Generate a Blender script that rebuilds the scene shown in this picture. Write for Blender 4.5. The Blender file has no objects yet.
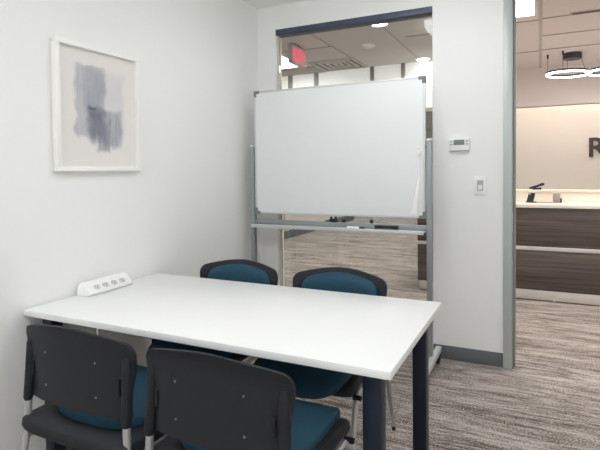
import bpy, bmesh, math, random
from mathutils import Vector, Matrix, Euler

sc = bpy.context.scene
col = sc.collection
R = math.radians

# ------------------------------------------------------------------ camera
F_PX, CY_PX = 496.18, 185.18
YAW, PITCH, ROLL = 0.4499, 0.0291, 0.011
cam_d = bpy.data.cameras.new('camera')
cam = bpy.data.objects.new('camera', cam_d)
col.objects.link(cam)
cam_d.sensor_fit = 'HORIZONTAL'
cam_d.sensor_width = 36.0
cam_d.lens = 36.0 * F_PX / 600.0
cam_d.shift_x = 0.0
cam_d.shift_y = -(225.0 - CY_PX) / 600.0
cam_d.clip_start = 0.05
cam_d.clip_end = 60
_m = (Matrix.Rotation(YAW, 4, 'Z') @ Matrix.Rotation(math.pi / 2 - PITCH, 4, 'X')
      @ Matrix.Rotation(-ROLL, 4, 'Z'))
cam.matrix_world = Matrix.Translation((2.1249, -3.6226, 1.358)) @ _m
sc.camera = cam

# ------------------------------------------------------------------ light and exposure
w = bpy.data.worlds.new('world')
sc.world = w
w.use_nodes = True
w.node_tree.nodes['Background'].inputs[0].default_value = (0.9, 0.95, 1.0, 1)
w.node_tree.nodes['Background'].inputs[1].default_value = 0.3
vs = sc.view_settings
vs.view_transform = 'Standard'
vs.look = 'None'
vs.gamma = 1.0
vs.use_curve_mapping = False
vs.exposure = 0.72
sc.cycles.diffuse_bounces = 8
ROOM_LIGHT = 5.3        # emission of the meeting room's ceiling panels
HALL_LIGHT = 14.0        # emission of the hall's ceiling panels
DOWN_LIGHT = 12.0
RING_LIGHT = 7.0
COVE_LIGHT = 9.0
WARM = (1.0, 0.84, 0.70)
COOL = (0.95, 0.985, 1.0)

# ------------------------------------------------------------------ materials
def srgb(r, g, b):
    f = lambda c: (c / 255 / 12.92) if c / 255 <= 0.04045 else ((c / 255 + 0.055) / 1.055) ** 2.4
    return (f(r), f(g), f(b), 1.0)

def mat(name, c, rough=0.5, metal=0.0, spec=0.5, bump=None, var=None, coat=0.0):
    m = bpy.data.materials.new(name)
    m.use_nodes = True
    nt = m.node_tree
    b = nt.nodes['Principled BSDF']
    b.inputs['Base Color'].default_value = c
    b.inputs['Roughness'].default_value = rough
    b.inputs['Metallic'].default_value = metal
    b.inputs['Specular IOR Level'].default_value = spec
    b.inputs['Coat Weight'].default_value = coat
    tc = nt.nodes.new('ShaderNodeTexCoord')
    if var:
        n = nt.nodes.new('ShaderNodeTexNoise')
        n.inputs['Scale'].default_value = var[0]
        n.inputs['Detail'].default_value = 3
        nt.links.new(tc.outputs['Object'], n.inputs['Vector'])
        mr = nt.nodes.new('ShaderNodeMapRange')
        mr.inputs['To Min'].default_value = 1 - var[1]
        mr.inputs['To Max'].default_value = 1 + var[1]
        nt.links.new(n.outputs['Fac'], mr.inputs['Value'])
        mx = nt.nodes.new('ShaderNodeMix')
        mx.data_type = 'RGBA'
        mx.blend_type = 'MULTIPLY'
        mx.inputs[0].default_value = 1
        mx.inputs[6].default_value = c
        nt.links.new(mr.outputs['Result'], mx.inputs[7])
        nt.links.new(mx.outputs[2], b.inputs['Base Color'])
    if bump:
        n2 = nt.nodes.new('ShaderNodeTexNoise')
        n2.inputs['Scale'].default_value = bump[0]
        n2.inputs['Detail'].default_value = 2
        nt.links.new(tc.outputs['Object'], n2.inputs['Vector'])
        bp = nt.nodes.new('ShaderNodeBump')
        bp.inputs['Strength'].default_value = bump[1]
        bp.inputs['Distance'].default_value = 0.003
        nt.links.new(n2.outputs['Fac'], bp.inputs['Height'])
        nt.links.new(bp.outputs['Normal'], b.inputs['Normal'])
    return m

def emit(name, c, s, base=0.8):
    m = bpy.data.materials.new(name)
    m.use_nodes = True
    b = m.node_tree.nodes['Principled BSDF']
    b.inputs['Base Color'].default_value = (base, base, base, 1)
    b.inputs['Emission Color'].default_value = (*c[:3], 1)
    b.inputs['Emission Strength'].default_value = s
    return m

M = {}
M['wall'] = mat('painted wall', srgb(240, 240, 239), 0.55, bump=(220, 0.04), var=(1.5, 0.01))
M['ceil'] = mat('ceiling paint', srgb(247, 247, 246), 0.8, bump=(150, 0.05))
M['tile'] = mat('ceiling tile', srgb(236, 227, 224), 0.9, bump=(90, 0.25), var=(60, 0.03))
M['ceilhall'] = mat('dimmed hall ceiling', srgb(207, 205, 203), 0.9, bump=(90, 0.2))  # greyer than the reception tile, its lower light put into the colour
M['tbar'] = mat('ceiling grid bar', srgb(196, 190, 185), 0.5)
M['seam'] = mat('ceiling seam shadow gap', srgb(176, 168, 163), 0.7)
M['feature'] = mat('cream feature wall', srgb(236, 230, 221), 0.7, bump=(150, 0.04))
M['soffit'] = mat('soffit paint', srgb(222, 213, 209), 0.8)
M['hallwall'] = mat('hall wall paint', srgb(214, 211, 205), 0.7)
M['taupe'] = mat('taupe panel', srgb(158, 150, 140), 0.7)
M['greyband'] = mat('grey ceiling band', srgb(160, 154, 148), 0.8, var=(30, 0.1))
M['framecream'] = mat('cream window frame', srgb(216, 211, 200), 0.5)
M['mullion'] = mat('grey mullion', srgb(150, 146, 140), 0.5)
M['panelwhite'] = None
M['base'] = mat('slate baseboard', srgb(98, 103, 108), 0.55)
M['alu'] = mat('satin aluminium', srgb(208, 211, 210), 0.42, 0.35, var=(3, 0.03))
M['jamb'] = mat('grey door frame paint', srgb(186, 192, 190), 0.45, 0.25)
M['jambdark'] = mat('dark grey door stop', srgb(150, 155, 153), 0.5, 0.2)
M['slate'] = mat('dark slate header', srgb(70, 80, 96), 0.45, 0.2)
M['laminate'] = mat('white table laminate', srgb(238, 238, 237), 0.36, bump=(300, 0.02))
M['edge'] = mat('white table edge band', srgb(226, 225, 223), 0.4)
M['navy'] = mat('navy powder coat', srgb(21, 31, 49), 0.4, 0.2)
M['black'] = mat('black chair plastic', srgb(34, 36, 41), 0.62, spec=0.3, bump=(600, 0.12))
M['blacksoft'] = mat('black grip plastic', srgb(31, 32, 37), 0.6, spec=0.3)
M['teal'] = mat('teal chair fabric', srgb(40, 73, 91), 0.85, spec=0.25, bump=(900, 0.25), var=(120, 0.06))
M['silver'] = mat('silver tube', srgb(186, 187, 186), 0.38, 0.6)
M['screw'] = mat('screw steel', srgb(150, 150, 152), 0.3, 0.9)
M['frame'] = mat('white picture frame', srgb(243, 242, 240), 0.45)
M['plastic'] = mat('white plastic', srgb(240, 240, 238), 0.4)
M['slot'] = mat('dark socket slot', srgb(70, 72, 76), 0.5)
M['socket'] = mat('socket face', srgb(206, 206, 204), 0.45)
M['lcd'] = mat('grey display', srgb(122, 126, 124), 0.3)
M['button'] = mat('grey button', srgb(176, 177, 176), 0.5)
M['board'] = mat('whiteboard enamel', srgb(228, 231, 232), 0.28, coat=0.25)
M['standgrey'] = mat('stand grey metal', srgb(150, 155, 158), 0.45, 0.35)
M['cornergrey'] = mat('grey corner cap', srgb(122, 124, 126), 0.5)
M['darkobj'] = mat('black plastic', srgb(32, 34, 40), 0.45)
M['marker'] = mat('white marker barrel', srgb(245, 245, 245), 0.4)
M['tealdark'] = mat('dark marker barrel', srgb(40, 52, 62), 0.4)
M['felt'] = mat('grey eraser felt', srgb(90, 92, 96), 0.95)
M['strap'] = mat('white strap', srgb(254, 254, 254), 0.35)
M['counter'] = mat('cream counter', srgb(240, 232, 220), 0.4)
M['steel'] = mat('brushed steel strip', srgb(222, 220, 218), 0.4, 0.5, var=(8, 0.05))
M['screen'] = mat('dark screen', srgb(28, 31, 42), 0.2)
M['beige'] = mat('beige plastic', srgb(150, 138, 125), 0.5)
M['letter'] = mat('dark brown letter', srgb(70, 58, 56), 0.5)
M['ringdark'] = mat('graphite lamp housing', srgb(70, 68, 74), 0.45, 0.4)
M['wire'] = mat('dark wire', srgb(60, 56, 58), 0.5)
M['vent'] = mat('vent metal', srgb(186, 181, 174), 0.5)
M['ventdark'] = mat('vent shadow gap', srgb(80, 78, 76), 0.7)
M['signbox'] = mat('exit sign housing', srgb(176, 170, 166), 0.5)
M['panelwhite'] = emit('white panel with added glow', (1.0, 0.98, 0.94), 0.22)  # glow added so the panels look lit
M['ledadded'] = emit('room led diffuser', COOL, ROOM_LIGHT)  # diffuser of the added rear lamps
M['ledkey'] = emit('room led diffuser near the thermostat', COOL, ROOM_LIGHT * 1.1)
M['ledhall'] = emit('hall led diffuser', (1.0, 0.97, 0.94), HALL_LIGHT)
M['ledwarm'] = emit('warm reception led diffuser', (1.0, 0.94, 0.885), HALL_LIGHT * 0.85)
M['leddown'] = emit('downlight lens', (1.0, 0.95, 0.88), DOWN_LIGHT)
M['ledring'] = emit('ring lamp diffuser', (1.0, 0.97, 0.94), RING_LIGHT)
M['ledcove'] = emit('cove led strip', (1.0, 0.95, 0.87), COVE_LIGHT)
M['exitred'] = emit('exit red letters', (1.0, 0.03, 0.10), 0.75, 0.1)
M['exitface'] = emit('exit sign lit face', (1.0, 0.55, 0.52), 0.10, 0.30)

def wood_material():
    m = mat('dark wood laminate', srgb(92, 80, 74), 0.45)
    nt = m.node_tree
    b = nt.nodes['Principled BSDF']
    tc = nt.nodes.new('ShaderNodeTexCoord')
    mp = nt.nodes.new('ShaderNodeMapping')
    mp.inputs['Scale'].default_value = (1.3, 6, 38)
    nz = nt.nodes.new('ShaderNodeTexNoise')
    nz.inputs['Scale'].default_value = 1.0
    nz.inputs['Detail'].default_value = 5
    nz.inputs['Distortion'].default_value = 0.6
    cr = nt.nodes.new('ShaderNodeValToRGB')
    cr.color_ramp.elements[0].position = 0.3
    cr.color_ramp.elements[0].color = srgb(66, 58, 55)
    cr.color_ramp.elements[1].position = 0.72
    cr.color_ramp.elements[1].color = srgb(106, 95, 90)
    L = nt.links.new
    L(tc.outputs['Object'], mp.inputs['Vector'])
    L(mp.outputs['Vector'], nz.inputs['Vector'])
    L(nz.outputs['Fac'], cr.inputs['Fac'])
    L(cr.outputs['Color'], b.inputs['Base Color'])
    return m
M['wood'] = wood_material()

def carpet_material():
    m = bpy.data.materials.new('striated carpet')
    m.use_nodes = True
    nt = m.node_tree
    b = nt.nodes['Principled BSDF']
    b.inputs['Roughness'].default_value = 0.95
    b.inputs['Specular IOR Level'].default_value = 0.15
    L = nt.links.new
    tc = nt.nodes.new('ShaderNodeTexCoord')
    def noise(scale, detail, sc_=1.0, dist=0.0):
        mp = nt.nodes.new('ShaderNodeMapping')
        mp.inputs['Scale'].default_value = scale
        n = nt.nodes.new('ShaderNodeTexNoise')
        n.inputs['Scale'].default_value = sc_
        n.inputs['Detail'].default_value = detail
        n.inputs['Distortion'].default_value = dist
        L(tc.outputs['Object'], mp.inputs['Vector'])
        L(mp.outputs['Vector'], n.inputs['Vector'])
        return n
    a = noise((3.4, 36, 1), 4, dist=0.5)          # long streaks
    s = noise((13, 75, 1), 3)                      # short dashes
    w_ = noise((1.3, 6.5, 1), 3, dist=0.4)        # broad bands
    p = noise((110, 150, 1), 1)                   # loop speckle
    def math_(op, x, y):
        n = nt.nodes.new('ShaderNodeMath')
        n.operation = op
        for i, v in enumerate((x, y)):
            if isinstance(v, (int, float)):
                n.inputs[i].default_value = v
            else:
                L(v, n.inputs[i])
        return n.outputs[0]
    t = math_('ADD', math_('MULTIPLY', a.outputs['Fac'], 0.50), math_('MULTIPLY', s.outputs['Fac'], 0.32))
    t = math_('ADD', t, math_('ADD', math_('MULTIPLY', math_('SUBTRACT', p.outputs['Fac'], 0.5), 0.74), 0.15))
    t = math_('ADD', t, math_('MULTIPLY', math_('SUBTRACT', w_.outputs['Fac'], 0.5), 0.32))
    cr = nt.nodes.new('ShaderNodeValToRGB')
    e = cr.color_ramp.elements
    e[0].position, e[0].color = 0.38, srgb(64, 57, 54)
    e[1].position, e[1].color = 0.69, srgb(200, 191, 185)
    k = e.new(0.50); k.color = srgb(128, 117, 111)
    k = e.new(0.58); k.color = srgb(164, 154, 148)
    L(t, cr.inputs['Fac'])
    L(cr.outputs['Color'], b.inputs['Base Color'])
    bp = nt.nodes.new('ShaderNodeBump')
    bp.inputs['Strength'].default_value = 0.5
    bp.inputs['Distance'].default_value = 0.004
    L(t, bp.inputs['Height'])
    L(bp.outputs['Normal'], b.inputs['Normal'])
    return m
M['carpet'] = carpet_material()

def glass_material():
    m = bpy.data.materials.new('clear glass pane')
    m.use_nodes = True
    nt = m.node_tree
    nt.nodes.remove(nt.nodes['Principled BSDF'])
    out = nt.nodes['Material Output']
    t = nt.nodes.new('ShaderNodeBsdfTransparent')
    t.inputs[0].default_value = (0.93, 0.95, 0.94, 1)
    g = nt.nodes.new('ShaderNodeBsdfGlossy')
    g.inputs['Roughness'].default_value = 0.02
    fr = nt.nodes.new('ShaderNodeFresnel')
    fr.inputs['IOR'].default_value = 1.45
    mx = nt.nodes.new('ShaderNodeMixShader')
    L = nt.links.new
    L(fr.outputs[0], mx.inputs[0]); L(t.outputs[0], mx.inputs[1]); L(g.outputs[0], mx.inputs[2])
    L(mx.outputs[0], out.inputs['Surface'])
    return m
M['glass'] = glass_material()

def art_material():
    # abstract wash: coordinates are the print's own metres (x right, z up)
    m = mat('abstract grey blue wash print', srgb(228, 225, 221), 0.5)
    nt = m.node_tree
    b = nt.nodes['Principled BSDF']
    L = nt.links.new
    tc = nt.nodes.new('ShaderNodeTexCoord')
    sep0 = nt.nodes.new('ShaderNodeSeparateXYZ')
    L(tc.outputs['Object'], sep0.inputs[0])
    def nd(op, *v, clamp=False):
        n = nt.nodes.new('ShaderNodeMath'); n.operation = op; n.use_clamp = clamp
        for i, x in enumerate(v):
            if isinstance(x, (int, float)): n.inputs[i].default_value = x
            else: L(x, n.inputs[i])
        return n.outputs[0]
    def noise(scale, detail=3, s=1.0):
        mp = nt.nodes.new('ShaderNodeMapping'); mp.inputs['Scale'].default_value = scale
        n = nt.nodes.new('ShaderNodeTexNoise'); n.inputs['Scale'].default_value = s
        n.inputs['Detail'].default_value = detail
        L(tc.outputs['Object'], mp.inputs['Vector']); L(mp.outputs['Vector'], n.inputs['Vector'])
        return n.outputs['Fac']
    wob = nd('MULTIPLY', nd('SUBTRACT', noise((14, 14, 14), 4), 0.5), 0.07)
    X = nd('ADD', sep0.outputs['Y'], wob)
    Z = nd('ADD', sep0.outputs['Z'], wob)
    def box(x0, x1, z0, z1, soft):
        def edge(v, a, flip):
            mr = nt.nodes.new('ShaderNodeMapRange')
            mr.interpolation_type = 'SMOOTHSTEP'
            mr.inputs['From Min'].default_value = a - soft
            mr.inputs['From Max'].default_value = a + soft
            mr.inputs['To Min'].default_value = 1.0 if flip else 0.0
            mr.inputs['To Max'].default_value = 0.0 if flip else 1.0
            L(v, mr.inputs['Value'])
            return mr.outputs['Result']
        return nd('MULTIPLY', nd('MULTIPLY', edge(X, x0, 0), edge(X, x1, 1)),
                  nd('MULTIPLY', edge(Z, z0, 0), edge(Z, z1, 1)))
    streak = noise((75, 75, 4), 3)
    blot = noise((9, 9, 7), 4)
    cur = None
    def layer(prev, color, mask, amount, tex):
        f = nd('MULTIPLY', nd('MULTIPLY', mask, amount), nd('ADD', 0.25, nd('MULTIPLY', tex, 1.3)), clamp=True)
        mx = nt.nodes.new('ShaderNodeMix'); mx.data_type = 'RGBA'
        L(f, mx.inputs[0])
        if prev is None: mx.inputs[6].default_value = srgb(228, 225, 221)
        else: L(prev, mx.inputs[6])
        mx.inputs[7].default_value = color
        return mx.outputs[2]
    cur = layer(cur, srgb(204, 203, 206), box(-0.15, 0.17, -0.16, 0.20, 0.02), 0.6, blot)
    cur = layer(cur, srgb(164, 166, 176), box(-0.15, 0.035, -0.15, 0.225, 0.012), 0.62, streak)
    cur = layer(cur, srgb(150, 153, 165), box(-0.09, 0.035, -0.02, 0.215, 0.03), 0.7, blot)
    cur = layer(cur, srgb(140, 143, 156), box(-0.06, 0.15, -0.19, 0.0, 0.02), 0.75, streak)
    cur = layer(cur, srgb(104, 106, 118), box(-0.08, 0.035, -0.15, 0.0, 0.03), 0.85, blot)
    cur = layer(cur, srgb(122, 126, 142), box(-0.02, 0.07, -0.225, -0.06, 0.012), 0.7, streak)
    cur = layer(cur, srgb(76, 78, 88), box(-0.07, -0.01, 0.0, 0.02, 0.012), 0.8, blot)
    L(cur, b.inputs['Base Color'])
    return m
M['art'] = art_material()

# ------------------------------------------------------------------ mesh helpers
class MB:
    def __init__(self): self.bm = bmesh.new()
    def box(self, x0, x1, y0, y1, z0, z1, bev=0.0, seg=2):
        t = bmesh.new()
        bmesh.ops.create_cube(t, size=1)
        for v in t.verts:
            v.co = Vector(((x0 + x1) / 2 + v.co.x * (x1 - x0), (y0 + y1) / 2 + v.co.y * (y1 - y0),
                           (z0 + z1) / 2 + v.co.z * (z1 - z0)))
        if bev:
            bmesh.ops.bevel(t, geom=list(t.edges), offset=bev, segments=seg, affect='EDGES', profile=0.5)
        return self.add(t)
    def add(self, t, mtx=None):
        if mtx is not None: bmesh.ops.transform(t, matrix=mtx, verts=t.verts)
        tm = bpy.data.meshes.new('tmp'); t.to_mesh(tm); t.free()
        self.bm.from_mesh(tm); bpy.data.meshes.remove(tm)
        return self
    def cyl(self, p0, p1, r0, r1=None, n=20, caps=True):
        r1 = r0 if r1 is None else r1
        p0, p1 = Vector(p0), Vector(p1)
        d = p1 - p0
        t = bmesh.new()
        bmesh.ops.create_cone(t, cap_ends=caps, segments=n, radius1=r0, radius2=r1, depth=d.length)
        q = d.to_track_quat('Z', 'Y').to_matrix().to_4x4()
        return self.add(t, Matrix.Translation((p0 + p1) / 2) @ q)
    def tube(self, pts, radii, n=14, sx=1.0, cap=True):
        """swept tube through pts; radii per point; sx widens it sideways (x)"""
        pts = [Vector(p) for p in pts]
        if isinstance(radii, (int, float)): radii = [radii] * len(pts)
        bm = self.bm
        rings = []
        up = None
        for i, p in enumerate(pts):
            d = (pts[min(i + 1, len(pts) - 1)] - pts[max(i - 1, 0)]).normalized()
            if up is None:
                up = Vector((1, 0, 0)) if abs(d.x) < 0.9 else Vector((0, 0, 1))
            a = (up - d * up.dot(d)).normalized()
            b = d.cross(a)
            up = a
            rings.append([bm.verts.new(p + a * radii[i] * sx * math.cos(2 * math.pi * k / n)
                                       + b * radii[i] * math.sin(2 * math.pi * k / n)) for k in range(n)])
        for i in range(len(rings) - 1):
            for k in range(n):
                bm.faces.new((rings[i][k], rings[i][(k + 1) % n], rings[i + 1][(k + 1) % n], rings[i + 1][k]))
        if cap:
            bm.faces.new(list(reversed(rings[0]))); bm.faces.new(rings[-1])
        return self
    def grid_solid(self, front, back):
        """closed solid from two equal vertex grids"""
        bm = self.bm
        A = [[bm.verts.new(p) for p in row] for row in front]
        B = [[bm.verts.new(p) for p in row] for row in back]
        m, n = len(A), len(A[0])
        for i in range(m - 1):
            for j in range(n - 1):
                bm.faces.new((A[i][j], A[i][j + 1], A[i + 1][j + 1], A[i + 1][j]))
                bm.faces.new((B[i][j], B[i + 1][j], B[i + 1][j + 1], B[i][j + 1]))
        for i in range(m - 1):
            bm.faces.new((A[i][0], A[i + 1][0], B[i + 1][0], B[i][0]))
            bm.faces.new((A[i][-1], B[i][-1], B[i + 1][-1], A[i + 1][-1]))
        for j in range(n - 1):
            bm.faces.new((A[0][j], B[0][j], B[0][j + 1], A[0][j + 1]))
            bm.faces.new((A[-1][j], A[-1][j + 1], B[-1][j + 1], B[-1][j]))
        return self
    def build(self, name, m, parent=None, smooth=True, loc=None, angle=35):
        bmesh.ops.recalc_face_normals(self.bm, faces=list(self.bm.faces))
        me = bpy.data.meshes.new(name)
        self.bm.to_mesh(me); self.bm.free()
        me.materials.append(M[m] if isinstance(m, str) else m)
        if smooth:
            for p in me.polygons: p.use_smooth = True
            me.set_sharp_from_angle(angle=R(angle))
        o = bpy.data.objects.new(name, me)
        col.objects.link(o)
        if parent: o.parent = parent
        if loc: o.location = loc
        return o

def tag(o, label=None, cat=None, group=None, kind=None):
    if label: o['label'] = label
    if cat: o['category'] = cat
    if group: o['group'] = group
    if kind: o['kind'] = kind
    return o
def thing(name, label, cat, loc=(0, 0, 0), rz=0.0, group=None):
    o = bpy.data.objects.new(name, None)
    col.objects.link(o)
    o.location = loc; o.rotation_euler = (0, 0, rz)
    o.empty_display_size = 0.1
    return tag(o, label, cat, group)
def struct(o, label=None, cat=None): return tag(o, label, cat, None, 'structure')
def bx(name, m, x0, x1, y0, y1, z0, z1, parent=None, bev=0.0, smooth=True):
    return MB().box(x0, x1, y0, y1, z0, z1, bev).build(name, m, parent, smooth)
def copy_tree(o, parent=None):
    c = o.copy(); col.objects.link(c)
    if parent: c.parent = parent
    for ch in [k for k in col.objects if k.parent == o]: copy_tree(ch, c)
    return c
def text_mesh(name, s, size, m, depth, bold, parent=None):
    cu = bpy.data.curves.new('t', 'FONT')
    cu.body = s; cu.size = size; cu.extrude = depth; cu.offset = bold
    o = bpy.data.objects.new('t', cu); col.objects.link(o)
    bpy.context.view_layer.update()
    me = bpy.data.meshes.new_from_object(o.evaluated_get(bpy.context.evaluated_depsgraph_get()))
    bpy.data.objects.remove(o); bpy.data.curves.remove(cu)
    me.name = name; me.materials.clear(); me.materials.append(M[m])
    ob = bpy.data.objects.new(name, me); col.objects.link(ob)
    if parent: ob.parent = parent
    return ob

# ------------------------------------------------------------------ setting
H = 2.71            # meeting room ceiling
HC = 2.70           # hall ceiling
GX0, GX1, GZ = 0.169, 1.436, 2.517     # glazed opening in the back wall
DX0, DX1, DZ = 1.905, 2.95, 2.52       # doorway in the back wall
WT = 0.10                              # back wall thickness
RX, FY = 3.5, -5.2                     # right wall, front wall
HX0, HX1, HY = -2.45, 5.6, 13.5        # hall extents

struct(bx('floor', 'carpet', HX0 - 0.2, HX1 + 0.2, FY - 0.2, HY + 0.2, -0.1, 0, smooth=False), 'striated grey brown carpet floor', 'floor')
struct(bx('wall_left', 'wall', -0.12, 0, FY, 0, 0, H, smooth=False), 'plain white wall behind the framed picture', 'wall')
wb = MB()
wb.box(-0.12, GX0, 0, WT, 0, H).box(GX0, GX1, 0, WT, GZ, H).box(GX1, DX0, 0, WT, 0, H)
wb.box(DX0, DX1, 0, WT, DZ, H).box(DX1, RX + 0.12, 0, WT, 0, H)
struct(wb.build('wall_back', 'wall', None, False), 'white back wall with glazing and a doorway', 'wall')
struct(bx('wall_right', 'wall', RX, RX + 0.12, FY, 0, 0, H, smooth=False), 'plain white right wall of the meeting room', 'wall')
struct(bx('wall_front', 'wall', -0.12, RX + 0.12, FY - 0.12, FY, 0, H, smooth=False), 'plain white front wall of the meeting room', 'wall')
struct(bx('ceiling', 'ceil', -0.12, RX + 0.12, FY - 0.12, WT, H, H + 0.1, smooth=False), 'white ceiling of the meeting room', 'ceiling')
struct(bx('baseboard_back', 'base', GX1 + 0.002, DX0 - 0.002, -0.012, 0, 0, 0.096, bev=0.002), 'dark slate baseboard under the thermostat', 'baseboard')
struct(bx('baseboard_corner', 'base', 0.012, GX0, -0.012, 0, 0, 0.096, bev=0.002), 'dark slate baseboard between corner and glazing', 'baseboard')
struct(bx('baseboard_left', 'base', 0, 0.012, -1.2, 0, 0, 0.096, bev=0.002), 'dark slate baseboard of the left wall', 'baseboard')

# glazed partition
win = bpy.data.objects.new('window_1', None); col.objects.link(win)
struct(win, 'tall glazed panel behind the whiteboard', 'window')
bx('pane', 'glass', GX0 + 0.012, GX1 - 0.004, 0.038, 0.046, 0.05, GZ - 0.04, win, smooth=False)
bx('header_bar', 'slate', GX0, GX1, -0.004, 0.10, GZ - 0.046, GZ, win, 0.002)
fr = MB()
fr.box(GX0, GX0 + 0.010, 0.02, 0.065, 0, GZ - 0.046, 0.002).box(GX1 - 0.006, GX1, 0.02, 0.065, 0, GZ - 0.046, 0.001)
fr.box(GX0 + 0.010, GX1 - 0.006, 0.02, 0.065, 0, 0.05, 0.002)
fr.build('window_frame', 'framecream', win)

# door frame
dj = bpy.data.objects.new('trim_1', None); col.objects.link(dj)
struct(dj, 'grey metal door frame at the doorway', 'door frame')
bx('jamb', 'jamb', DX0, DX0 + 0.056, -0.022, WT + 0.02, 0, DZ + 0.05, dj, 0.003)
bx('door_stop', 'jambdark', DX0 + 0.056, DX0 + 0.074, 0.02, WT, 0, DZ, dj, 0.002)
st = bx('strike_plate', 'steel', DX0 + 0.056, DX0 + 0.0585, -0.012, 0.016, 0.93, 1.06, dj, 0.001)
bx('latch_hole', 'slot', DX0 + 0.0585, DX0 + 0.059, -0.006, 0.010, 0.97, 1.02, st)
bx('jamb', 'jamb', DX1 - 0.056, DX1, -0.022, WT + 0.02, 0, DZ + 0.05, dj, 0.003)
bx('head_jamb', 'jamb', DX0 + 0.056, DX1 - 0.056, -0.022, WT + 0.02, DZ - 0.004, DZ + 0.05, dj, 0.003)

# hall
struct(bx('ceiling_hall', 'ceilhall', HX0 - 0.1, 1.47, WT, HY, HC, HC + 0.1, smooth=False), 'dimmed grey hall ceiling seen through the glazing', 'ceiling')
struct(bx('ceiling_reception', 'tile', 1.47, HX1 + 0.1, WT, HY, HC, HC + 0.1, smooth=False), 'tiled reception ceiling seen through the doorway', 'ceiling')
struct(bx('wall_hall_left', 'hallwall', HX0 - 0.12, HX0, WT, 9.2, 0, HC, smooth=False), 'pale hall wall on the far left', 'wall')
struct(bx('wall_hall_far', 'hallwall', HX0 - 0.2, HX1 + 0.2, HY, HY + 0.1, 0, HC, smooth=False), 'pale far end wall of the hall', 'wall')
struct(bx('wall_hall_right', 'hallwall', HX1, HX1 + 0.1, WT, HY, 0, HC, smooth=False), 'pale right wall of the hall', 'wall')
struct(bx('wall_hall_front', 'hallwall', HX0 - 0.2, -0.12, 0, WT, 0, HC, smooth=False), 'hall side wall left of the meeting room', 'wall')
struct(bx('wall_hall_front_right', 'hallwall', RX + 0.12, HX1 + 0.1, 0, WT, 0, HC, smooth=False), 'hall side wall right of the meeting room', 'wall')
struct(bx('baseboard_hall', 'base', HX0, HX0 + 0.02, 5.05, 9.2, 0, 0.16, bev=0.003), 'dark grey baseboard of the far hall wall', 'baseboard')
struct(bx('trim_2', 'taupe', HX0, HX0 + 0.03, WT, 5.05, 0, 2.1, bev=0.004), 'taupe wall panel in the hall', 'trim')
struct(bx('trim_3', 'hallwall', HX0, HX0 + 0.05, 5.05, 5.22, 0.16, 2.15, bev=0.004), 'pale door casing in the hall', 'trim')
# ceiling grid
g = MB()
for gx in (0.10, 0.80):
    g.box(gx - 0.008, gx + 0.008, WT + 0.01, 2.62, HC - 0.006, HC)
struct(g.build('trim_4', 'seam', None, False), 'grey seams in the hall ceiling', 'trim')
g = MB()
g.box(2.115, 2.145, WT + 0.01, 3.8, HC - 0.008, HC)
struct(g.build('trim_5', 'tbar', None, False), 'main bar of the reception ceiling grid', 'trim')
g = MB()
for gy in (0.72, 1.37, 2.02, 2.68):
    g.box(2.145, HX1, gy - 0.007, gy + 0.007, HC - 0.006, HC)
for gy in (1.40, 2.72):
    g.box(0.90, 2.115, gy - 0.007, gy + 0.007, HC - 0.006, HC)
g.box(-2.4, 0.089, 1.39, 1.41, HC - 0.006, HC)
struct(g.build('trim_6', 'seam', None, False), 'cross seams of the hall ceiling tiles', 'trim')
# grey band and hanging header of white panels beyond the glazing
struct(bx('trim_7', 'greyband', HX0, -0.47, 2.24, 2.62, HC - 0.012, HC, bev=0.002), 'grey band along the hall ceiling', 'trim')
hp = bpy.data.objects.new('trim_8', None); col.objects.link(hp)
struct(hp, 'hanging header of white panels above the whiteboard', 'header')
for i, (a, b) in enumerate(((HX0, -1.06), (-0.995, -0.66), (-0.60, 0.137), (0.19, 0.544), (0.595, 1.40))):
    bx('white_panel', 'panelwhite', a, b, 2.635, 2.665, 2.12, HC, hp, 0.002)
for a, b in ((-1.06, -0.995), (-0.66, -0.60), (0.137, 0.19), (0.544, 0.595)):
    bx('mullion', 'mullion', a, b, 2.62, 2.68, 2.12, HC, hp, 0.002)
bx('bottom_rail', 'mullion', HX0, 1.40, 2.61, 2.69, 2.07, 2.12, hp, 0.003)
# reception soffit and feature wall
struct(bx('trim_9', 'soffit', 1.45, HX1, 3.80, 3.95, 2.19, HC, smooth=False), 'plain dropped soffit over the reception wall', 'soffit')
struct(bx('wall_reception', 'feature', 1.45, HX1, 4.40, 4.52, 0, HC, smooth=False), 'cream reception wall carrying a dark letter', 'wall')

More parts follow.
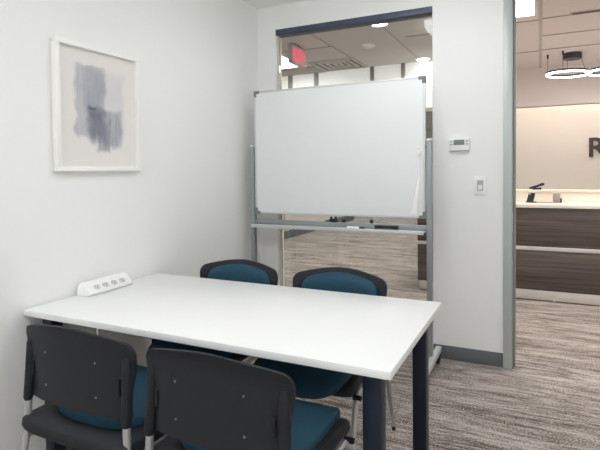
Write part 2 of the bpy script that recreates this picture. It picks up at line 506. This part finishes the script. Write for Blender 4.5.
# ------------------------------------------------------------------ lamps, seen and added
def ceiling_panel(name, label, x0, x1, y0, y1, z, led, group=None):
    t = thing(name, label, 'ceiling light', ((x0 + x1) / 2, (y0 + y1) / 2, z), 0, group)
    a, b = (x1 - x0) / 2, (y1 - y0) / 2
    f = MB()
    f.box(-a, a, -b, -b + 0.02, -0.014, 0).box(-a, a, b - 0.02, b, -0.014, 0)
    f.box(-a, -a + 0.02, -b + 0.02, b - 0.02, -0.014, 0).box(a - 0.02, a, -b + 0.02, b - 0.02, -0.014, 0)
    f.build('frame', 'plastic', t)
    bx('diffuser', led, -a + 0.02, a - 0.02, -b + 0.02, b - 0.02, -0.009, 0, t)
    return t
for _lab, _x, _y, _a, _b in (('surface mounted light of the meeting room, before the thermostat wall', 1.48, -1.12, 0.30, 0.30),
                     ('added unseen light of the meeting room, left of the camera', 0.95, -3.7, 0.60, 0.30),
                     ('added unseen light of the meeting room, right of the camera', 2.55, -3.9, 0.60, 0.30)):  # rear pair added, sized to light the back wall evenly
    _t = thing('unseen_ceiling_light', _lab, 'ceiling light', (_x, _y, H), 0, 'ceiling lights of the meeting room')
    bx('diffuser', 'ledkey' if _y > -2 else 'ledadded', -_a + 0.01, _a - 0.01, -_b + 0.01, _b - 0.01, -0.085, -0.012, _t, 0.01)  # tall glowing sides shaped to brighten the ceiling
    bx('mounting_plate', 'plastic', -_a, _a, -_b, _b, -0.012, 0, _t, 0.002)
ceiling_panel('ceiling_light_panel', 'bright white light panel in the ceiling just right of the door frame', 1.50, 2.10, 0.60, 1.20, HC, 'ledwarm')
ceiling_panel('ceiling_light_panel', 'added hall light panel hidden behind the thermostat wall', 1.18, 1.66, 1.75, 2.35, HC, 'ledwarm')  # added out of view to light the white panels and the desk
ceiling_panel('ceiling_light_panel', 'bright ceiling light panel behind the exit sign', -1.15, -0.55, 1.45, 2.15, HC, 'ledhall')
for i, (x, y) in enumerate(((-0.6, 4.5), (-0.6, 7.2), (-1.6, 10.0))):  # unseen panels added to light the hall
    ceiling_panel('ceiling_light_panel', ('added hall light panel, first behind the white panel header', 'added hall light panel, second behind the white panel header',
                  'added hall light panel at the far end')[i], x - 0.3, x + 0.3, y - 0.6, y + 0.6, HC, 'ledhall')
ceiling_panel('ceiling_light_panel', 'added reception light panel right of the frame', 3.2, 3.8, 0.75, 1.95, HC, 'ledwarm')  # out of view, added for more light in the reception
def downlight(label, x, y):
    t = thing('recessed_downlight', label, 'ceiling light', (x, y, HC), 0, 'round downlights in the hall ceiling')
    MB().cyl((0, 0, -0.008), (0, 0, 0), 0.085, 0.092, 32).build('trim_ring', 'plastic', t)
    MB().cyl((0, 0, -0.014), (0, 0, -0.008), 0.068, 0.072, 32).build('lens', 'leddown', t)
downlight('round downlight close to the dark bar at the top of the glazing', 0.80, 0.82)
downlight('round downlight near the upper right corner of the whiteboard', 0.845, 2.50)
tag(bx('cove_light_strip', 'ledcove', 1.6, HX1 - 0.1, 3.955, 3.985, 2.50, 2.53), 'warm light strip hidden behind the reception soffit', 'strip light')

# ring pendant over the reception
pend = thing('ring_pendant_light', 'pendant of glowing white rings on thin wires over the reception', 'pendant lamp', (2.47, 3.05, HC))
MB().cyl((0, 0, -0.068), (0, 0, 0), 0.098, 0.098, 36).build('canopy', 'ringdark', pend)
def ring(cx, cy, r, z, tilt):
    n = 64
    hs = MB(); df = MB()
    rot = Matrix.Translation((cx, cy, z)) @ Matrix.Rotation(tilt, 4, 'Y')
    def lathe(mb, prof):
        vs = [[mb.bm.verts.new(rot @ Vector((p[0] * math.cos(2 * math.pi * k / n), p[0] * math.sin(2 * math.pi * k / n), p[1])))
               for p in prof] for k in range(n)]
        for k in range(n):
            for j in range(len(prof)):
                q = (j + 1) % len(prof)
                mb.bm.faces.new((vs[k][j], vs[k][q], vs[(k + 1) % n][q], vs[(k + 1) % n][j]))
    lathe(hs, ((r - 0.012, 0.004), (r + 0.012, 0.004), (r + 0.012, 0.026), (r - 0.012, 0.026)))
    lathe(df, ((r - 0.010, 0.0035), (r - 0.011, -0.006), (r - 0.006, -0.012), (r + 0.006, -0.012), (r + 0.011, -0.006), (r + 0.010, 0.0035)))
    h = hs.build('ring_housing', 'ringdark', pend)
    df.build('diffuser', 'ledring', h)
ring(-0.050, -0.05, 0.222, -0.245, 0.03)
ring(0.40, 0.12, 0.24, -0.22, -0.03)
for x0, y0, x1, y1, zb in ((-0.26, -0.04, -0.265, -0.04, 0), (-0.107, -0.18, -0.107, -0.18, 0), (-0.05, 0.06, -0.05, 0.16, -0.06), (0.09, 0.0, 0.135, 0.03, -0.06), (0.36, 0.36, 0.36, 0.36, 0)):
    wv = MB().cyl((x0, y0, zb), (x1, y1, -0.205), 0.0022, n=8).build('wire', 'wire', pend)
    if zb == 0:
        MB().cyl((x0, y0, -0.045), (x0, y0, 0), 0.008, 0.011, 12).build('wire_anchor', 'darkobj', wv)

# exit sign
ex = thing('exit_sign', 'red lit EXIT sign hanging behind the upper left of the glazing', 'exit sign', (-0.22, 1.19, HC))
bx('sign_housing', 'signbox', -0.024, 0.024, -0.165, 0.165, -0.215, -0.018, ex, 0.004)
bx('mount', 'signbox', -0.02, 0.02, -0.06, 0.06, -0.02, 0, ex, 0.003)
bx('sign_face', 'exitface', 0.024, 0.027, -0.155, 0.155, -0.206, -0.027, ex, 0.001)
tx = text_mesh('lettering', 'EXIT', 0.185, 'exitred', 0.001, 0.004, ex)
tx.rotation_euler = (R(90), 0, R(90)); 
_w = max(v.co.x for v in tx.data.vertices) + min(v.co.x for v in tx.data.vertices)
tx.scale = (0.78, 1, 1)
tx.location = (0.0285, -_w / 2 * 0.78, -0.185)

sl = thing('slot_air_diffuser', 'dark narrow air slot in the reception ceiling above the ring pendant', 'vent', (2.78, 1.335, HC))
bx('slot_frame', 'vent', -0.42, 0.42, -0.035, 0.035, -0.006, 0, sl, 0.001)
bx('slot_gap', 'ventdark', -0.40, 0.40, -0.020, 0.020, -0.008, -0.004, sl)

# smoke detector and air diffuser on the hall ceiling
sd = thing('smoke_detector', 'small white ceiling detector beyond the glazing, left of the near downlight', 'detector', (0.46, 1.54, HC))
MB().cyl((0, 0, -0.018), (0, 0, 0), 0.075, 0.08, 28).build('base', 'plastic', sd)
MB().cyl((0, 0, -0.036), (0, 0, -0.018), 0.035, 0.058, 28).build('cap', 'plastic', sd)
MB().cyl((-0.045, -0.03, -0.022), (-0.045, -0.03, -0.010), 0.010, 0.012, 12).build('sensor', 'darkobj', sd)
vd = thing('air_diffuser', 'square louvred air diffuser in the hall ceiling beyond the glazing', 'vent', (-0.17, 2.29, HC))
for i, a in enumerate((0.29, 0.21, 0.135, 0.06)):
    f = MB(); b = a - 0.035; z0, z1 = -0.004 - 0.005 * i, 0.0
    z0 = -0.016 + 0.003 * i
    f.box(-a, a, -a, -b, z0, 0).box(-a, a, b, a, z0, 0).box(-a, -b, -b, b, z0, 0).box(b, a, -b, b, z0, 0)
    f.build('louvre', 'vent', vd)
bx('throat', 'ventdark', -0.285, 0.285, -0.285, 0.285, -0.002, -0.0004, vd)

# ------------------------------------------------------------------ reception desk
dk = thing('reception_desk', 'dark wood reception desk with two steel strips and cream top', 'reception desk', (0.89, 1.96, 0))
DL = 4.2
bx('kick_plate', 'steel', 0.02, DL, 0.006, 0.6, 0.012, 0.112, dk, 0.002)
bx('lower_panel', 'wood', 0, DL, 0, 0.62, 0.112, 0.52, dk, 0.002)
bx('steel_strip', 'steel', 0, DL, -0.004, 0.62, 0.52, 0.559, dk, 0.001)
bx('upper_panel', 'wood', 0, DL, 0, 0.62, 0.559, 0.955, dk, 0.002)
bx('counter_top', 'counter', -0.02, DL, -0.03, 0.66, 0.955, 0.992, dk, 0.004)
bx('back_ledge', 'counter', 0.0, DL, 0.45, 0.52, 0.992, 1.105, dk, 0.003)
bx('ledge_cap', 'counter', -0.01, DL, 0.42, 0.56, 1.105, 1.122, dk, 0.003)
bx('foot', 'steel', 1.36, 1.385, -0.006, 0.03, 0, 0.03, dk, 0.003)
# items on the desk
tb = thing('card_terminal', 'small dark tilted screen on the reception counter', 'terminal', (2.045, 2.2, 0.992))
MB().box(-0.05, 0.05, -0.03, 0.03, 0, 0.012, 0.003).build('base', 'darkobj', tb)
s = MB().box(-0.033, 0.033, -0.006, 0.006, 0, 0.105, 0.003).build('screen', 'screen', tb)
s.rotation_euler = (R(-18), R(12), 0); s.location = (-0.012, -0.015, 0.008)
ph = thing('desk_phone', 'dark desk phone lying on the ledge behind the reception counter', 'phone', (2.10, 2.44, 1.122))
o = MB().box(-0.045, 0.045, -0.03, 0.05, 0, 0.02, 0.004).build('phone_body', 'darkobj', ph)
hset = MB().tube([(-0.075, 0, 0.012), (-0.04, 0, 0.026), (0.01, 0, 0.042), (0.05, 0, 0.058), (0.072, 0, 0.062)], [0.012, 0.013, 0.012, 0.016, 0.012], 12).build('handset', 'darkobj', ph)
hl = thing('brochure_holder', 'beige upright holder on the reception counter, right of the dark screen', 'holder', (2.285, 2.22, 0.992))
MB().box(-0.034, 0.034, -0.03, 0.03, 0, 0.10, 0.004).build('holder_body', 'beige', hl)
MB().box(-0.026, 0.026, -0.032, -0.028, 0.03, 0.092, 0.001).build('front_label', 'mullion', hl)
MB().box(0.034, 0.05, -0.02, 0.02, 0, 0.05, 0.004).build('clip', 'darkobj', hl)
tag(MB().tube([(2.09, 2.21, 0.9965), (2.12, 2.20, 0.9965), (2.18, 2.205, 0.9965), (2.247, 2.21, 0.9965)], 0.0045, 8).build('cable', 'beige', None),
    'thin beige cable lying between the dark screen and the beige holder', 'cable')
lt = text_mesh('sign_letter', 'R', 0.372, 'letter', 0.012, 0.007)
lt.rotation_euler = (R(90), 0, 0)
lt.location = (2.747 - min(v.co.x for v in lt.data.vertices), 4.386, 1.506 - min(v.co.y for v in lt.data.vertices))
tag(lt, 'big dark brown letter R on the cream reception wall', 'sign letter')

# ------------------------------------------------------------------ meeting table
TX0, TX1, TY0, TY1, TZ = 0.014, 1.717, -2.155, -1.278, 0.74
tbl = thing('meeting_table', 'white rectangular meeting table with square navy legs, end against left wall', 'table', ((TX0 + TX1) / 2, (TY0 + TY1) / 2, 0))
hx, hy = (TX1 - TX0) / 2, (TY1 - TY0) / 2
bx('tabletop', 'laminate', -hx, hx, -hy, hy, TZ - 0.028, TZ, tbl, 0.003)
for sx in (-1, 1):
    for sy in (-1, 1):
        cx, cy = sx * (hx - 0.080), sy * (hy - 0.086)
        l = bx('leg', 'navy', cx - 0.031, cx + 0.031, cy - 0.031, cy + 0.031, 0.012, TZ - 0.028, tbl, 0.004)
        MB().cyl((cx, cy, 0), (cx, cy, 0.014), 0.02, 0.022, 16).build('glide', 'darkobj', l)
ap = MB()
ap.box(-hx + 0.1, hx - 0.1, -hy + 0.10, -hy + 0.14, TZ - 0.075, TZ - 0.028, 0.003)
ap.box(-hx + 0.1, hx - 0.1, hy - 0.14, hy - 0.10, TZ - 0.075, TZ - 0.028, 0.003)
ap.box(-hx + 0.05, -hx + 0.09, -hy + 0.09, hy - 0.09, TZ - 0.075, TZ - 0.028, 0.003)
ap.box(hx - 0.09, hx - 0.05, -hy + 0.09, hy - 0.09, TZ - 0.075, TZ - 0.028, 0.003)
ap.build('underframe', 'navy', tbl)

# power strip lying at the wall end of the table
ps = thing('desktop_power_strip', 'white desktop power strip with sockets at the wall end of the table', 'power strip', (0.066, -1.725, TZ))
t = bmesh.new()
prof = [(-0.042, 0.0), (0.034, 0.0), (0.044, 0.012), (0.004, 0.066), (-0.030, 0.066), (-0.042, 0.05)]
vs = [[t.verts.new((x, s * (0.150 - (0.012 if j in (3, 4) else 0.0)), z)) for j, (x, z) in enumerate(prof)] for s in (-1, 1)]
t.faces.new(vs[0]); t.faces.new(list(reversed(vs[1])))
for j in range(6): t.faces.new((vs[0][j], vs[0][(j + 1) % 6], vs[1][(j + 1) % 6], vs[1][j]))
bmesh.ops.bevel(t, geom=list(t.edges), offset=0.005, segments=2, affect='EDGES', profile=0.5)
b_ = MB(); b_.add(t); b_.build('housing', 'plastic', ps)
nrm = math.atan2(0.054, -0.040)
face = Matrix.Translation((0.0250, 0, 0.0395)) @ Matrix.Rotation(-math.atan2(0.054, 0.040) + math.pi / 2, 4, 'Y')
for k, yy in enumerate((-0.085, -0.028, 0.028, 0.085)):
    mb = MB(); tt = bmesh.new(); bmesh.ops.create_cone(tt, cap_ends=True, segments=24, radius1=0.019, radius2=0.018, depth=0.003)
    mb.add(tt, face @ Matrix.Translation((0, yy, 0)))
    so = mb.build('socket', 'socket', ps)
    for a, b2, w_, h_ in ((-0.004, -0.006, 0.008, 0.003), (-0.004, 0.006, 0.008, 0.003), (0.009, 0, 0.005, 0.005)):
        m2 = MB(); t2 = bmesh.new(); bmesh.ops.create_cube(t2, size=1)
        bmesh.ops.transform(t2, matrix=face @ Matrix.Translation((a, yy + b2, 0.0016)) @ Matrix.Diagonal((w_, h_, 0.001, 1)), verts=t2.verts)
        m2.add(t2); m2.build('slot', 'slot', so)
pcd = MB().tube([(0.45, -2.130, 0.7115), (0.452, -2.130, 0.66), (0.44, -2.128, 0.55), (0.40, -2.10, 0.42), (0.30, -2.06, 0.33)], 0.0045, 8).build('power_cord', 'plastic', None)
tag(pcd, 'thin white cord hanging from the underside of the table near its left end', 'cord')

# ------------------------------------------------------------------ chairs
def make_chair(label):
    """facing +Y, floor at 0"""
    t = thing('stacking_chair', label, 'chair', (0, 0, 0), 0, 'black and teal chairs around the meeting table')
    HW = 0.260
    def shell_y(x, z):
        u = x / HW
        k = max(0.0, min(1.0, (z - 0.69) / 0.11)); k = k * k * (3 - 2 * k)
        y = -0.281 + (0.046 * (1 - k) + 0.037 * k) * abs(u) ** 2.2
        tip = max(0.0, (z - 0.765) / 0.05)
        y += -0.008 * tip * tip
        return y
    xs = [math.sin(i / 24 * math.pi / 2) * HW for i in range(-24, 25)]
    def corner(a, w_, r):
        d = abs(a) - (w_ - r)
        return 0.0 if d <= 0 else r - math.sqrt(max(0.0, r * r - d * d))
    def shell(rows, off, hw, z0, z1, arch, rt, rb, botarch=0.0):
        g = []
        for i in range(rows + 1):
            row = []
            for x in xs:
                xx = x / HW * hw
                zt = z1 + arch * (1 - abs(xx / hw) ** 1.7) - corner(xx, hw, rt)
                zb = z0 - botarch * (1 - (xx / hw) ** 2) + corner(xx, hw, rb)
                z = zb + (zt - zb) * i / rows
                kk = max(0.0, min(1.0, (z - 0.62) / 0.14)); kk = kk * kk * (3 - 2 * kk)
                xx *= 0.925 + 0.075 * kk
                row.append(Vector((xx, shell_y(xx, z) + off, z)))
            g.append(row)
        return g
    A = shell(16, 0.006, HW, 0.555, 0.803, 0.042, 0.034, 0.012, -0.006)
    B = shell(16, -0.006, HW, 0.555, 0.803, 0.042, 0.034, 0.012, -0.006)
    o = MB().grid_solid(A, B).build('back_shell', 'black', t, angle=50)
    for x, z in ((-0.12, 0.735), (0.12, 0.735), (-0.12, 0.62), (0.12, 0.62)):
        y = shell_y(x, z) - 0.006
        MB().cyl((x, y - 0.0018, z), (x, y + 0.001, z), 0.0035, 0.0045, 12).build('screw', 'screw', o)
    # back cushion on the front of the shell
    pw = 0.212
    A = []; B = []
    n = 16
    for i in range(n + 1):
        ra, rb_ = [], []
        for x in xs:
            xx = x / HW * pw
            zt = 0.782 + 0.040 * (1 - abs(xx / pw) ** 1.8) - corner(xx, pw, 0.05)
            zb = 0.575 + corner(xx, pw, 0.03)
            z = zb + (zt - zb) * i / n
            e = min(1.0, (pw - abs(xx)) / 0.035, max(0, (i / n) * 6), max(0, (1 - i / n) * 6))
            e = math.sqrt(max(0.0, 1 - (1 - max(0, e)) ** 2))
            ra.append(Vector((xx, shell_y(xx, z) + 0.008 + 0.022 * e, z)))
            rb_.append(Vector((xx, shell_y(xx, z) + 0.004, z)))
        A.append(ra); B.append(rb_)
    MB().grid_solid(A, B).build('back_cushion', 'teal', t, angle=60)
    # seat pan and cushion: superellipse outlines with a waterfall front
    def sag(x, y):
        f = max(0.0, (y - 0.10) / 0.16)
        r = max(0.0, (-0.10 - y) / 0.12)
        return -0.040 * f * f + 0.0 * r - 0.008 * (1 - min(1, (x / 0.22) ** 2))
    def slab(cx, cy, ax, ay, z0, z1, ex, bulge, name, m):
        na, nr = 96, 9
        mb = MB(); bm = mb.bm
        def ringv(fr_, z, side):
            out = []
            for k in range(na):
                th = 2 * math.pi * k / na
                c, s = math.cos(th), math.sin(th)
                x = cx + ax * fr_ * math.copysign(abs(c) ** (2 / ex), c)
                y = cy + ay * fr_ * math.copysign(abs(s) ** (2 / ex), s)
                out.append(bm.verts.new((x, y, z + sag(x, y))))
            return out
        rings = []
        for fr_, zz in ((0.25, z0), (0.6, z0), (0.90, z0), (0.975, z0 + (z1 - z0) * 0.18), (1.0, z0 + (z1 - z0) * 0.5),
                        (0.992, z0 + (z1 - z0) * 0.86), (0.968, z1), (0.8, z1 + bulge * 0.4), (0.5, z1 + bulge * 0.85), (0.22, z1 + bulge)):
            rings.append(ringv(fr_, zz, 0))
        for i in range(len(rings) - 1):
            for k in range(na):
                bm.faces.new((rings[i][k], rings[i][(k + 1) % na], rings[i + 1][(k + 1) % na], rings[i + 1][k]))
        bm.faces.new(list(reversed(rings[0]))); bm.faces.new(rings[-1])
        return mb.build(name, m, t, angle=60)
    slab(0, -0.030, 0.256, 0.268, 0.430, 0.488, 16.0, 0.0, 'seat_pan', 'black')
    MB().box(-0.19, 0.19, -0.20, 0.17, 0.386, 0.420, 0.01).build('under_tray', 'blacksoft', t)
    slab(0, 0.042, 0.228, 0.266, 0.470, 0.522, 3.6, 0.010, 'seat_cushion', 'teal')
    # frame
    for s in (-1, 1):
        x = s * 0.238
        MB().tube([(s * 0.234, -0.252, 0.69), (s * 0.236, -0.259, 0.60), (s * 0.238, -0.264, 0.52), (s * 0.242, -0.265, 0.46), (s * 0.245, -0.275, 0.38), (s * 0.250, -0.312, 0.20), (s * 0.256, -0.365, 0.015)],
                  [0.0125, 0.0125, 0.0125, 0.0125, 0.0122, 0.0112, 0.0085], 16).build('leg', 'silver', t)
        MB().cyl((s * 0.256, -0.367, 0), (s * 0.256, -0.364, 0.02), 0.0105, 0.010, 14).build('foot_glide', 'darkobj', t)
        MB().tube([(s * 0.246, 0.165, 0.408), (s * 0.248, 0.200, 0.375), (s * 0.252, 0.255, 0.20), (s * 0.256, 0.310, 0.015)],
                  [0.0125, 0.0125, 0.0115, 0.0085], 16).build('leg', 'silver', t)
        MB().cyl((s * 0.256, 0.3115, 0), (s * 0.256, 0.309, 0.02), 0.0105, 0.010, 14).build('foot_glide', 'darkobj', t)
        MB().tube([(s * 0.244, -0.262, 0.410), (s * 0.245, -0.05, 0.406), (s * 0.246, 0.17, 0.408)], 0.011, 12).build('seat_rail', 'silver', t)
        # black sleeve gripping the back shell
        MB().tube([(s * 0.238, -0.264, 0.540), (s * 0.238, -0.264, 0.550), (s * 0.236, -0.259, 0.60), (s * 0.234, -0.252, 0.69), (s * 0.232, -0.249, 0.748), (s * 0.2315, -0.248, 0.760)],
                  [0.013, 0.0165, 0.0172, 0.0172, 0.0165, 0.011], 16).build('back_sleeve', 'blacksoft', t)
        MB().box(s * 0.206 - 0.006, s * 0.206 + 0.006, -0.268, -0.245, 0.635, 0.690, 0.003).build('back_clip', 'blacksoft', t)
        MB().cyl((s * 0.236, 0.195, 0.405), (s * 0.272, 0.195, 0.405), 0.012, 0.010, 14).build('linking_knob', 'blacksoft', t)
    return t
c0 = make_chair('black and teal chair seen from behind, nearest the left wall')
CH = [((0.694, -2.190), 0.0, None),
      ((1.268, -2.192), 0.0, 'black and teal chair seen from behind, nearest the front right table leg'),
      ((0.570, -1.480), math.pi, 'black and teal chair on the far side of the table, nearer the left wall'),
      ((1.186, -1.480), math.pi, 'black and teal chair on the far side of the table, nearer the thermostat wall')]
for i, ((x, y), rz, lab) in enumerate(CH):
    c = c0 if i == 0 else copy_tree(c0)
    c.location = (x, y, 0); c.rotation_euler = (0, 0, rz)
    if lab: c['label'] = lab

# ------------------------------------------------------------------ mobile whiteboard
WX0, WX1, WZ0, WZ1, WY = 0.140, 1.446, 1.032, 1.971, -0.30
wbd = thing('mobile_whiteboard', 'large white dry erase board on a grey wheeled stand before the glazing', 'whiteboard', ((WX0 + WX1) / 2, WY, 0))
cx0 = (WX0 + WX1) / 2
hw = (WX1 - WX0) / 2
bd = bx('board_panel', 'board', -hw + 0.008, hw - 0.008, -0.010, 0.010, WZ0 + 0.008, WZ1 - 0.008, wbd)
f = MB()
f.box(-hw, hw, -0.012, 0.012, WZ1 - 0.014, WZ1, 0.002).box(-hw, hw, -0.012, 0.012, WZ0, WZ0 + 0.014, 0.002)
f.box(-hw, -hw + 0.014, -0.012, 0.012, WZ0 + 0.014, WZ1 - 0.014, 0.002).box(hw - 0.014, hw, -0.012, 0.012, WZ0 + 0.014, WZ1 - 0.014, 0.002)
f.build('board_frame', 'alu', wbd)
for sx in (-1, 1):
    for zc, sz in ((WZ0, 1), (WZ1, -1)):
        k = MB()
        xa, xb = sorted((sx * (hw + 0.003), sx * (hw - 0.045))); za, zb = sorted((zc - sz * 0.003, zc + sz * 0.020))
        k.box(xa, xb, -0.015, 0.015, za, zb, 0.003)
        xa, xb = sorted((sx * (hw + 0.003), sx * (hw - 0.020))); za, zb = sorted((zc - sz * 0.003, zc + sz * 0.045))
        k.box(xa, xb, -0.0145, 0.0145, za, zb, 0.003)
        k.build('corner_cap', 'cornergrey', wbd)
for sx in (-1, 1):
    px = sx * (hw + 0.024)
    p = MB().box(px - 0.017, px + 0.017, -0.020, 0.020, 0.115, 1.545, 0.004).build('post', 'standgrey', wbd)
    MB().box(px - 0.0175, px + 0.0175, -0.0205, 0.0205, 1.545, 1.560, 0.006).build('post_cap', 'plastic', p)
    xa, xb = sorted((sx * (hw + 0.0005), sx * (hw + 0.010)))
    MB().cyl((xa, 0, 1.507), (xb, 0, 1.507), 0.010, n=16).build('pivot_pin', 'cornergrey', p)
    ft = MB().box(px - 0.020 + sx * 0.02, px + 0.020 + sx * 0.02, -0.27, 0.215, 0.075, 0.115, 0.006).build('foot_bar', 'alu', wbd)
    for yy in (-0.235, 0.175):
        ca = MB().cyl((px - 0.010 + sx * 0.02, yy, 0.0305), (px + 0.010 + sx * 0.02, yy, 0.0305), 0.0300, n=24).build('caster_wheel', 'darkobj', ft)
        MB().box(px - 0.016 + sx * 0.02, px - 0.011 + sx * 0.02, yy - 0.012, yy + 0.012, 0.022, 0.075, 0.002).box(
            px + 0.011 + sx * 0.02, px + 0.016 + sx * 0.02, yy - 0.012, yy + 0.012, 0.022, 0.075, 0.002).box(
            px - 0.016 + sx * 0.02, px + 0.016 + sx * 0.02, yy - 0.012, yy + 0.012, 0.062, 0.075, 0.002).build('caster_fork', 'darkobj', ca)
tr = MB()
tr.box(-hw - 0.007, hw + 0.007, -0.005, 0.018, 0.940, 0.985, 0.003)
tr.build('cross_rail', 'standgrey', wbd)
tr = MB()
tr.box(-hw + 0.0, hw - 0.0, -0.075, -0.006, 0.942, 0.948, 0.001).box(-hw, hw, -0.081, -0.075, 0.930, 0.955, 0.001)
tr.build('pen_tray', 'alu', wbd)

TRZ = 0.9485
eb = thing('board_eraser', 'black felt board eraser on the right half of the pen tray', 'eraser', (1.190, WY - 0.042, TRZ))
bx('grip', 'darkobj', -0.08, 0.08, -0.024, 0.024, 0.014, 0.034, eb, 0.006)
bx('felt_pad', 'felt', -0.078, 0.078, -0.023, 0.023, 0, 0.014, eb, 0.002)
mk = thing('whiteboard_marker', 'white marker lying in the pen tray left of the black eraser', 'marker', (0.965, WY - 0.055, TRZ + 0.0085))
MB().cyl((-0.055, 0, 0), (0.035, 0, 0), 0.0085, n=16).build('barrel', 'marker', mk)
MB().cyl((0.035, 0, 0), (0.075, 0, 0), 0.0085, 0.0075, n=16).build('cap', 'tealdark', mk)
def rail_clip(label, x):
    t = thing('rail_clip', label, 'clip', (x, WY + 0.006, 0.9855))
    MB().box(-0.011, 0.011, -0.012, 0.012, 0, 0.024, 0.003).build('clip_body', 'darkobj', t)
    MB().cyl((0, 0, 0.024), (0, 0, 0.034), 0.006, n=12).build('pin', 'cornergrey', t)
rail_clip('small dark clip on the stand rail, next to the black holder', 0.862)
rail_clip('small dark clip standing alone on the stand rail above the white marker', 1.070)
hd = thing('marker_holder', 'small black marker holder standing on the middle of the stand rail', 'holder', (0.785, WY + 0.004, 0.9855))
MB().box(-0.030, 0.030, -0.015, 0.015, 0, 0.022, 0.004).build('holder_body', 'darkobj', hd)
MB().cyl((-0.012, 0, 0.022), (-0.022, 0, 0.036), 0.009, n=14).build('tube', 'darkobj', hd)
MB().cyl((0.014, 0, 0.022), (0.020, 0, 0.038), 0.009, n=14).build('tube', 'tealdark', hd)
MB().box(-0.062, -0.028, -0.006, 0.006, 0.004, 0.011, 0.002).build('clip', 'darkobj', hd)

hk = thing('magnetic_hook', 'round white magnetic hook near the right edge of the board', 'hook', (1.404, WY - 0.0105, 1.470))
MB().cyl((0, 0, 0), (0, -0.010, 0), 0.018, 0.016, 24).build('magnet', 'plastic', hk)
MB().tube([(0, -0.010, 0.0), (0, -0.024, -0.004), (0, -0.030, -0.018), (0, -0.024, -0.028)], 0.004, 8).build('hook', 'plastic', hk)
MB().cyl((0, 0, 0.032), (0, -0.006, 0.032), 0.009, 0.008, 16).build('small_magnet', 'plastic', hk)
# strap hanging from the hook, twisting wider towards its lower end
A = []; B = []
N = 24
for i in range(N + 1):
    tt = i / N
    z = 1.443 - tt * 0.385
    cxs = 1.404 - 0.036 * max(0, (tt - 0.35) / 0.65) ** 1.3
    hwid = 0.003 + 0.016 * max(0, (tt - 0.25) / 0.75) ** 1.1
    yo = WY - 0.028 + 0.010 * tt + 0.004 * math.sin(tt * 7)
    A.append([Vector((cxs - hwid, yo - 0.004 * tt, z)), Vector((cxs, yo + 0.003 * tt, z)), Vector((cxs + hwid, yo - 0.002, z))])
    B.append([v + Vector((0, 0.0022, 0)) for v in A[-1]])
tag(MB().grid_solid(A, B).build('hanging_strap', 'strap', None), 'white strap hanging from the round hook down the board edge', 'strap')

# ------------------------------------------------------------------ wall items
PY0, PY1, PZ0, PZ1 = -1.975, -1.423, 1.368, 2.018
pc = thing('framed_picture', 'white framed abstract grey blue wash print on the left wall', 'picture', (0, (PY0 + PY1) / 2, (PZ0 + PZ1) / 2))
a, b = (PY1 - PY0) / 2, (PZ1 - PZ0) / 2
f = MB(); fw = 0.024
f.box(0.002, 0.038, -a, a, b - fw, b, 0.002).box(0.002, 0.038, -a, a, -b, -b + fw, 0.002)
f.box(0.002, 0.038, -a, -a + fw, -b + fw, b - fw, 0.002).box(0.002, 0.038, a - fw, a, -b + fw, b - fw, 0.002)
f.build('frame', 'frame', pc)
bx('print', 'art', 0.010, 0.016, -a + fw, a - fw, -b + fw, b - fw, pc, smooth=False)

th = thing('thermostat', 'white digital thermostat with grey display on the back wall', 'thermostat', (1.620, 0, 1.529))
bx('body', 'plastic', -0.068, 0.068, -0.030, 0, -0.043, 0.045, th, 0.006)
bx('display', 'lcd', -0.036, 0.036, -0.0315, -0.029, -0.004, 0.032, th, 0.001)
for sx in (-1, 1):
    for z in (0.022, 0.002):
        bx('button', 'button', sx * 0.052 - 0.008, sx * 0.052 + 0.008, -0.0325, -0.029, z - 0.005, z + 0.005, th, 0.001)
sw = thing('light_switch', 'white rocker light switch below and right of the thermostat', 'light switch', (1.757, 0, 1.243))
bx('cover_plate', 'plastic', -0.041, 0.041, -0.011, 0, -0.063, 0.063, sw, 0.003)
bx('rocker_bezel', 'button', -0.020, 0.020, -0.0125, -0.009, -0.036, 0.036, sw, 0.001)
rk = bx('rocker', 'plastic', -0.014, 0.014, -0.017, -0.012, -0.030, 0.004, sw, 0.002)
bx('status_bar', 'button', -0.012, 0.012, -0.0140, -0.0120, -0.033, -0.030, sw)
